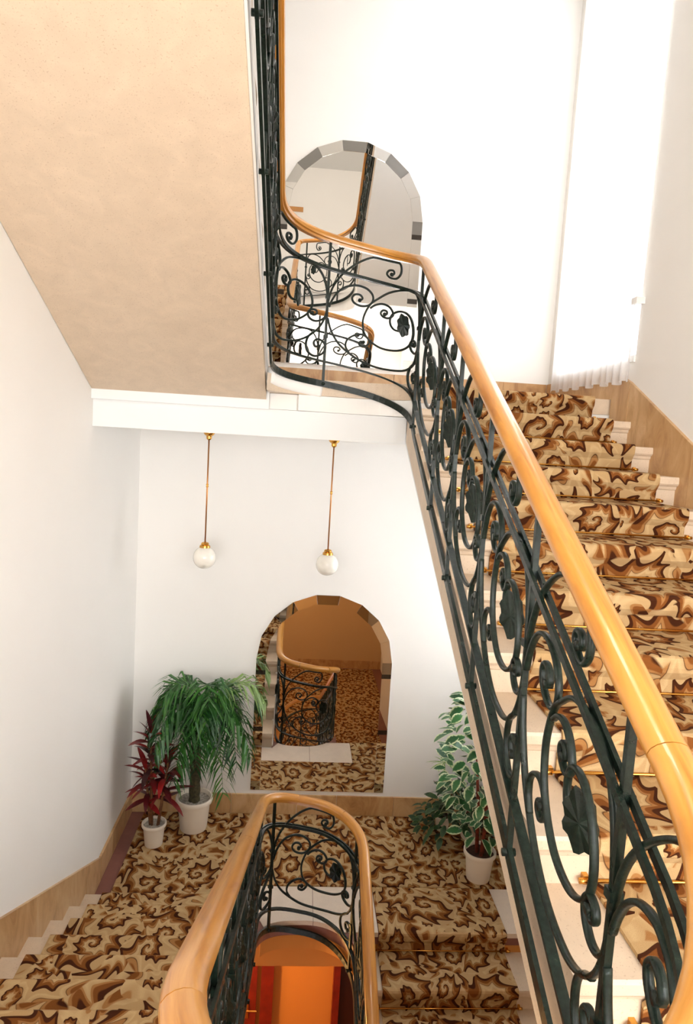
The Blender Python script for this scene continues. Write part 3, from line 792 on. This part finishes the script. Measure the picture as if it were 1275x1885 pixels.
arch_mirror('arched mirror with tiled border on the back wall of the lower landing', -1.757)
arch_mirror('arched mirror with tiled border high behind the curved upper railing', 2.243)

# ------------------------------------------------------------------ pendant lamps
def pendant(label, x, y, ztop, zc):
    th = thing('pendant_lamp', label, 'lamp', (x, y, zc), 'globe pendants under the upper landing')
    zt = ztop-zc
    MB().lathe([(0.045, zt), (0.045, zt-0.006), (0.036, zt-0.02), (0.022, zt-0.03), (0.021, zt-0.05), (0.012, zt-0.06)], n=24).build('canopy', 'brass', th, False)
    MB().tube([(0, 0, zt-0.05), (0, 0, 0.12)], 0.006, 10).build('rod', 'copper', th, True)
    zm = zt*0.58
    MB().lathe([(0.006, zm+0.014), (0.010, zm+0.012), (0.010, zm+0.004), (0.007, zm), (0.010, zm-0.004), (0.010, zm-0.012), (0.006, zm-0.014)], n=14).build('collar', 'brass', th, True)
    smooth_by_angle(MB().lathe([(0.008, 0.128), (0.026, 0.122), (0.032, 0.112), (0.030, 0.104), (0.040, 0.100), (0.043, 0.090), (0.043, 0.078), (0.036, 0.074)], n=28).build('cap', 'brass', th), 35)
    pr = [(0.092*math.cos(a), 0.092*math.sin(a)) for a in [rad(v) for v in range(-88, 66, 8)]]
    MB().lathe(pr, n=32).build('globe', 'opal', th, True)
pendant('left of the two white globe pendants on brass rods', -0.735, 5.5, 1.59, 0.585)
pendant('right of the two white globe pendants on brass rods', 0.257, 5.5, 1.59, 0.575)

# ------------------------------------------------------------------ curtain
def curtain(label, z0, H):
    th = thing('curtain', label, 'curtain', (XR-0.05, 5.28, z0))
    n, mz = 120, 12; V = []; Fc = []
    for j in range(mz+1):
        zz = H*j/mz
        for i in range(n+1):
            t = i/n; y = -0.72+1.43*t
            amp = 0.022*(0.6+0.4*math.sin(3.1*t+1)); ph = 2*PI*(13*t+0.35*math.sin(7*t))
            dz = 0.012*math.sin(ph*0.5)+0.02*t if j == 0 else 0
            V.append((amp*math.sin(ph)+0.006*math.sin(29*t), y, zz+dz))
    for j in range(mz):
        for i in range(n):
            a = j*(n+1)+i; Fc.append((a, a+1, a+n+2, a+n+1))
    mk('sheer_cloth', V, Fc, 'curtain', th, True)
    MB().tube([(0, -0.8, H), (0, 0.78, H)], 0.012, 8).build('curtain_rail', 'white', th, True)
curtain('sheer white curtain over the bright window at the upper landing', 2.1, 3.42)
curtain('sheer white curtain at the lower landing window, hidden behind the right flight', -1.9, 3.40)

# ------------------------------------------------------------------ rooms below the lower landing
d = struct('door_1', None)
MB().box(-1.05, -0.16, YB-0.06, YB, -5.0, -2.75).build('door_leaf', 'door', d)
MB().box(-0.12, 0.0, YB-0.09, YB, -5.0, -2.7).build('door_frame', 'door', d)
hm = MB().box(-0.26, -0.23, YB-0.075, YB-0.06, -4.08, -3.88); hm.tube([(-0.245, YB-0.075, -3.96), (-0.245, YB-0.12, -3.96), (-0.15, YB-0.12, -3.96)], 0.011, 8)
hm.build('door_handle', 'brass', d)
d = struct('door_2', None)
MB().box(0.585, 0.65, YB-0.09, YB, -5.0, -2.7).build('door_frame', 'door', d)
MB().box(0.65, 1.6, YB-0.05, YB, -5.0, -2.75).build('door_leaf', 'opening_shade', d)  # dark sheet painted in place of the shaded opening beside the frame
tag(MB().box(-1.0, -0.25, YR, YR+0.03, 6.62, 6.72).build('wall_strip', 'wood'), 'short yellow wooden strip on the white wall, seen in the upper mirror', 'wall rail')

# ------------------------------------------------------------------ plants
def pot(th, r, h, soil='soil', sz=0.82):
    prof = [(r*0.70, 0.0), (r*0.73, 0.012), (r*0.86, h*0.80), (r*0.87, h*0.84), (r*0.985, h*0.86), (r, h*0.88), (r, h*0.98), (r*0.97, h), (r*0.90, h), (r*0.87, h*0.97), (r*0.86, h*0.86), (r*0.80, h*0.5), (0.01, h*0.5)]
    smooth_by_angle(MB().lathe(prof, n=36).build('pot', 'pot', th), 40)
    V = [(0, 0, h*0.87)]; n = 28
    for q in (0.5, 0.86):
        for k in range(n):
            a = 2*PI*k/n; V.append((r*q*math.cos(a), r*q*math.sin(a), h*0.87+random.uniform(-.006, .008)))
    Fc = [(0, 1+k, 1+(k+1) % n) for k in range(n)]+[(1+k, 1+n+k, 1+n+(k+1) % n, 1+(k+1) % n) for k in range(n)]
    mk('soil', V, Fc, soil, th, True)
    return h*0.87
def blade_mesh(name, L, Wd, curl, mat, n=6, fold=0.25):
    # strap leaf along +x, bending down; UV.x = distance from midrib
    V = []; uv = []; Fc = []
    for i in range(n+1):
        t = i/n; a = -curl*t; x = L*t*(1-0.10*curl*t); z = -0.5*L*curl*t*t
        wd = Wd*(math.sin(PI*min(1, t*0.92+0.08))**0.75)*0.5 if t < 1 else 0.0005
        V += [(x, -wd, z+wd*fold), (x, 0, z), (x, wd, z+wd*fold)]; uv += [(1, t), (0, t), (1, t)]
    for i in range(n):
        for k in (0, 1):
            a = i*3+k; Fc.append((a, a+1, a+4, a+3))
    me = bpy.data.meshes.new(name); me.from_pydata(V, [], Fc); me.materials.append(M[mat])
    ul = me.uv_layers.new(name='UVMap'); li = np.empty(len(me.loops), dtype=np.int32); me.loops.foreach_get('vertex_index', li)
    ul.data.foreach_set('uv', np.asarray(uv, dtype=np.float32)[li].ravel()); me.polygons.foreach_set('use_smooth', [True]*len(me.polygons))
    return me
def place(name, me, th, loc, az, el, roll=0.0, s=1.0):
    o = bpy.data.objects.new(name, me); COL.objects.link(o); o.parent = th
    o.matrix_local = Matrix.Translation(loc) @ Matrix.Rotation(az, 4, 'Z') @ Matrix.Rotation(-el, 4, 'Y') @ Matrix.Rotation(roll, 4, 'X') @ Matrix.Scale(s, 4)
    return o
# --- palm
th = thing('potted_palm', 'tall green palm in a large white pot left of the lower mirror', 'plant', (-0.80, 5.92, ZL+0.015))
sz = pot(th, 0.165, 0.30, 'gravel')
tr = catmull([(0.0, 0, sz-0.02), (0.0, 0, 0.55), (0.005, -0.01, 0.80), (0.035, -0.02, 1.02), (0.06, -0.03, 1.22)], 8)
MB().tube(tr, [0.05-0.008*i/len(tr)+0.004*math.sin(i*2.2) for i in range(len(tr))], 12).build('trunk', 'palmtrunk', th, True)
top = Vector(tr[-1])
def frond(az, L, rise, droop, mat, lf=0.26):
    m = MB(); P = []; d = Vector((math.cos(az), math.sin(az), 0)); side = Vector((-d.y, d.x, 0))
    for i in range(17):
        t = i/16; P.append(top+d*(L*(t-0.16*t*t*t))+Vector((0, 0, rise*math.sin(t*1.6)*1.2-droop*t*t)))
    m.tube(P, [0.007*(1-0.8*i/16) for i in range(17)], 5)
    uv = [(0, 0.25)]*len(m.V)
    for i in range(30):
        t = 0.14+0.86*i/29; x = t*16; k = min(int(x), 15); p = P[k].lerp(P[k+1], x-k); tg = (P[k+1]-P[k]).normalized()
        for s in (-1, 1):
            l = lf*(0.5+0.65*math.sin(PI*min(1, t*0.85+0.15)))*random.uniform(.8, 1.15)
            dirn = (side*s*random.uniform(.55, .9)+tg*0.68+Vector((0, 0, random.uniform(-.30, .22)))).normalized()
            a = p; b = p+dirn*l*0.5+Vector((0, 0, random.uniform(-.02, .02))); c_ = p+dirn*l*0.92+Vector((0, 0, -l*random.uniform(.25, .55))); w_ = 0.0105
            tw = Vector((random.uniform(-.5, .5), random.uniform(-.5, .5), 1)).normalized()
            n_ = dirn.cross(tw).normalized()*w_
            q = [a-n_*0.5, a+n_*0.5, b-n_, b+n_, c_]
            over = max(max(v.y for v in q)-(6.178-5.92), 0)
            if over > 0:
                for v in q: v.y -= over*min(1, (v-a).length/l+0.3)
            for v in q: v.y = min(v.y, 6.182-5.92)
            sh = random.random(); uv += [(0, sh)]*5
            m.add(q, [(0, 1, 3, 2), (2, 3, 4)])
    m2 = mk('frond', m.V, m.F, mat, th, uvs=uv); return m2
for k, (az, L, rs, dr, mt) in enumerate([
    (-2.75, 0.56, 0.16, 0.42, 'palm'), (-2.35, 0.60, 0.22, 0.60, 'palm'), (-1.95, 0.52, 0.24, 0.66, 'palm'), (-1.55, 0.50, 0.26, 0.62, 'palm'), (-1.15, 0.50, 0.24, 0.66, 'palm'),
    (-0.75, 0.54, 0.22, 0.72, 'palm'), (-0.40, 0.56, 0.16, 0.62, 'palm'), (-0.10, 0.62, 0.30, 0.32, 'palmlight'), (3.05, 0.54, 0.20, 0.46, 'palm'), (2.75, 0.44, 0.26, 0.40, 'palm'),
    (-2.1, 0.44, 0.05, 0.66, 'palm'), (-0.95, 0.46, 0.04, 0.74, 'palm'), (-1.6, 0.36, 0.10, 0.60, 'palm'), (-2.55, 0.46, 0.30, 0.30, 'palm'), (-0.6, 0.42, 0.30, 0.40, 'palm'), (0.5, 0.34, 0.24, 0.5, 'palm'), (-3.0, 0.5, 0.02, 0.72, 'palm'), (-1.35, 0.44, 0.36, 0.34, 'palm')]):
    frond(az, L, rs, dr, mt)
# --- red cordyline
th = thing('red_leaved_plant', 'small crimson leaved plant in a small white pot in the left corner', 'plant', (-1.10, 5.66, ZL+0.015))
sz = pot(th, 0.105, 0.20, 'gravel')
blades = [blade_mesh('leaf', 0.27, 0.060, c_, 'red') for c_ in (0.25, 0.6, 1.0)]
for sx_, hh, lean in ((-0.02, 0.86, (-0.03, 0.0)), (0.03, 0.62, (0.08, -0.03)), (-0.03, 0.52, (-0.06, 0.02))):
    st = [(sx_+lean[0]*t, lean[1]*t, sz-0.02+hh*t) for t in (0, 0.25, 0.5, 0.75, 1)]
    MB().tube(st, [0.014, 0.013, 0.012, 0.010, 0.008], 8).build('stem', 'stem', th, True)
    nl = int(26*hh/0.7)
    for i in range(nl):
        t = 0.42+0.58*i/(nl-1); az = i*2.4+sx_*30
        el = 0.05+1.15*((t-0.42)/0.58)**1.6
        rr_ = 1.0
        dy = math.sin(az); dx = math.cos(az)
        lenlim = 1.0 if (dx > -0.6) else 0.80
        place('leaf', random.choice(blades), th, (sx_+lean[0]*t, lean[1]*t, sz-0.02+hh*t), az, el+random.uniform(-.15, .15), random.uniform(-.4, .4), random.uniform(.75, 1.05)*lenlim)
# --- variegated fig
th = thing('variegated_fig', 'tall plant with cream edged leaves in a white pot right of the lower mirror', 'plant', (1.66, 5.27, ZL+0.015))
sz = pot(th, 0.135, 0.25)
for sx_, sy_, tx, ty, hh in ((0.02, 0.0, 0.03, 0.02, 1.35), (-0.02, 0.02, -0.09, 0.05, 1.2), (0.0, -0.03, 0.12, -0.02, 1.1)):
    MB().tube([(sx_, sy_, sz-0.02), (sx_+tx*0.2, sy_+ty*0.3, sz+0.4), (sx_+tx, sy_+ty, sz+hh)], [0.017, 0.014, 0.006], 8).build('stem', 'redstem', th, True)
vl = [blade_mesh('leaf', 0.125, 0.082, c_, 'varieg', 5, 0.18) for c_ in (0.2, 0.6, 1.0)]
for i in range(298):
    h_ = 0.44+1.13*(i/297); rmax = 0.16+0.19*math.sin(PI*min(1, (h_-0.40)/1.38))
    az = i*2.39996; rr_ = rmax*math.sqrt(random.uniform(.25, 1))
    p = (rr_*math.cos(az)-0.03, rr_*math.sin(az), h_+random.uniform(-.05, .05))
    place('leaf', vl[i % 3], th, p, az+random.uniform(-.7, .7), random.uniform(-.5, .7), random.uniform(-.6, .6), random.uniform(.7, 1.15))
# --- dark bush behind it
th = thing('dark_leaved_bush', 'low dark green bushy plant behind the variegated plant in the corner', 'plant', (1.74, 5.86, ZL+0.015))
sz = pot(th, 0.12, 0.20)
dl = [blade_mesh('leaf', 0.12, 0.062, c_, 'darkleaf', 4, 0.15) for c_ in (0.3, 0.8)]
for k in range(6):
    a = k*1.05; MB().tube([(0.02*math.cos(a), 0.02*math.sin(a), sz-0.02), (0.16*math.cos(a), 0.12*math.sin(a), sz+0.2), (0.30*math.cos(a)-0.08, 0.14*math.sin(a), sz+0.36)], [0.006, 0.005, 0.003], 6).build('stem', 'stem', th, True)
for i in range(290):
    az = i*2.39996; t = random.random(); rr_ = 0.38*math.sqrt(random.uniform(.05, 1))
    x = rr_*math.cos(az)-0.12; y = min(rr_*0.6*math.sin(az)-0.02, 0.24); z_ = 0.18+0.40*t*(1-0.5*(rr_/0.38)**2)-(0.12 if x < -0.3 else 0)
    o = place('leaf', dl[i % 2], th, (x, y, max(z_, 0.11)), az if y < 0.1 else -1.5, random.uniform(-.7, .5), random.uniform(-.6, .6), random.uniform(.6, 1.0))
# --- umbrella grass
th = thing('umbrella_grass', 'thin leaved star shaped plant sticking up left of the variegated plant', 'plant', (1.50, 5.98, ZL+0.015))
sz = pot(th, 0.08, 0.14)
MB().tube([(0, 0, sz-0.02), (-0.01, 0.0, 0.4), (-0.03, -0.02, 0.66)], [0.006, 0.005, 0.004], 6).build('stem', 'umbrella', th, True)
ub = blade_mesh('leaf', 0.20, 0.014, 0.55, 'umbrella', 5, 0.1)
for k in range(18):
    a = k*2*PI/18
    place('leaf', ub, th, (-0.03, -0.02, 0.66), a, random.uniform(-.1, .5), 0, (0.75 if math.sin(a) > 0.3 else 1.0)*random.uniform(.85, 1.05))
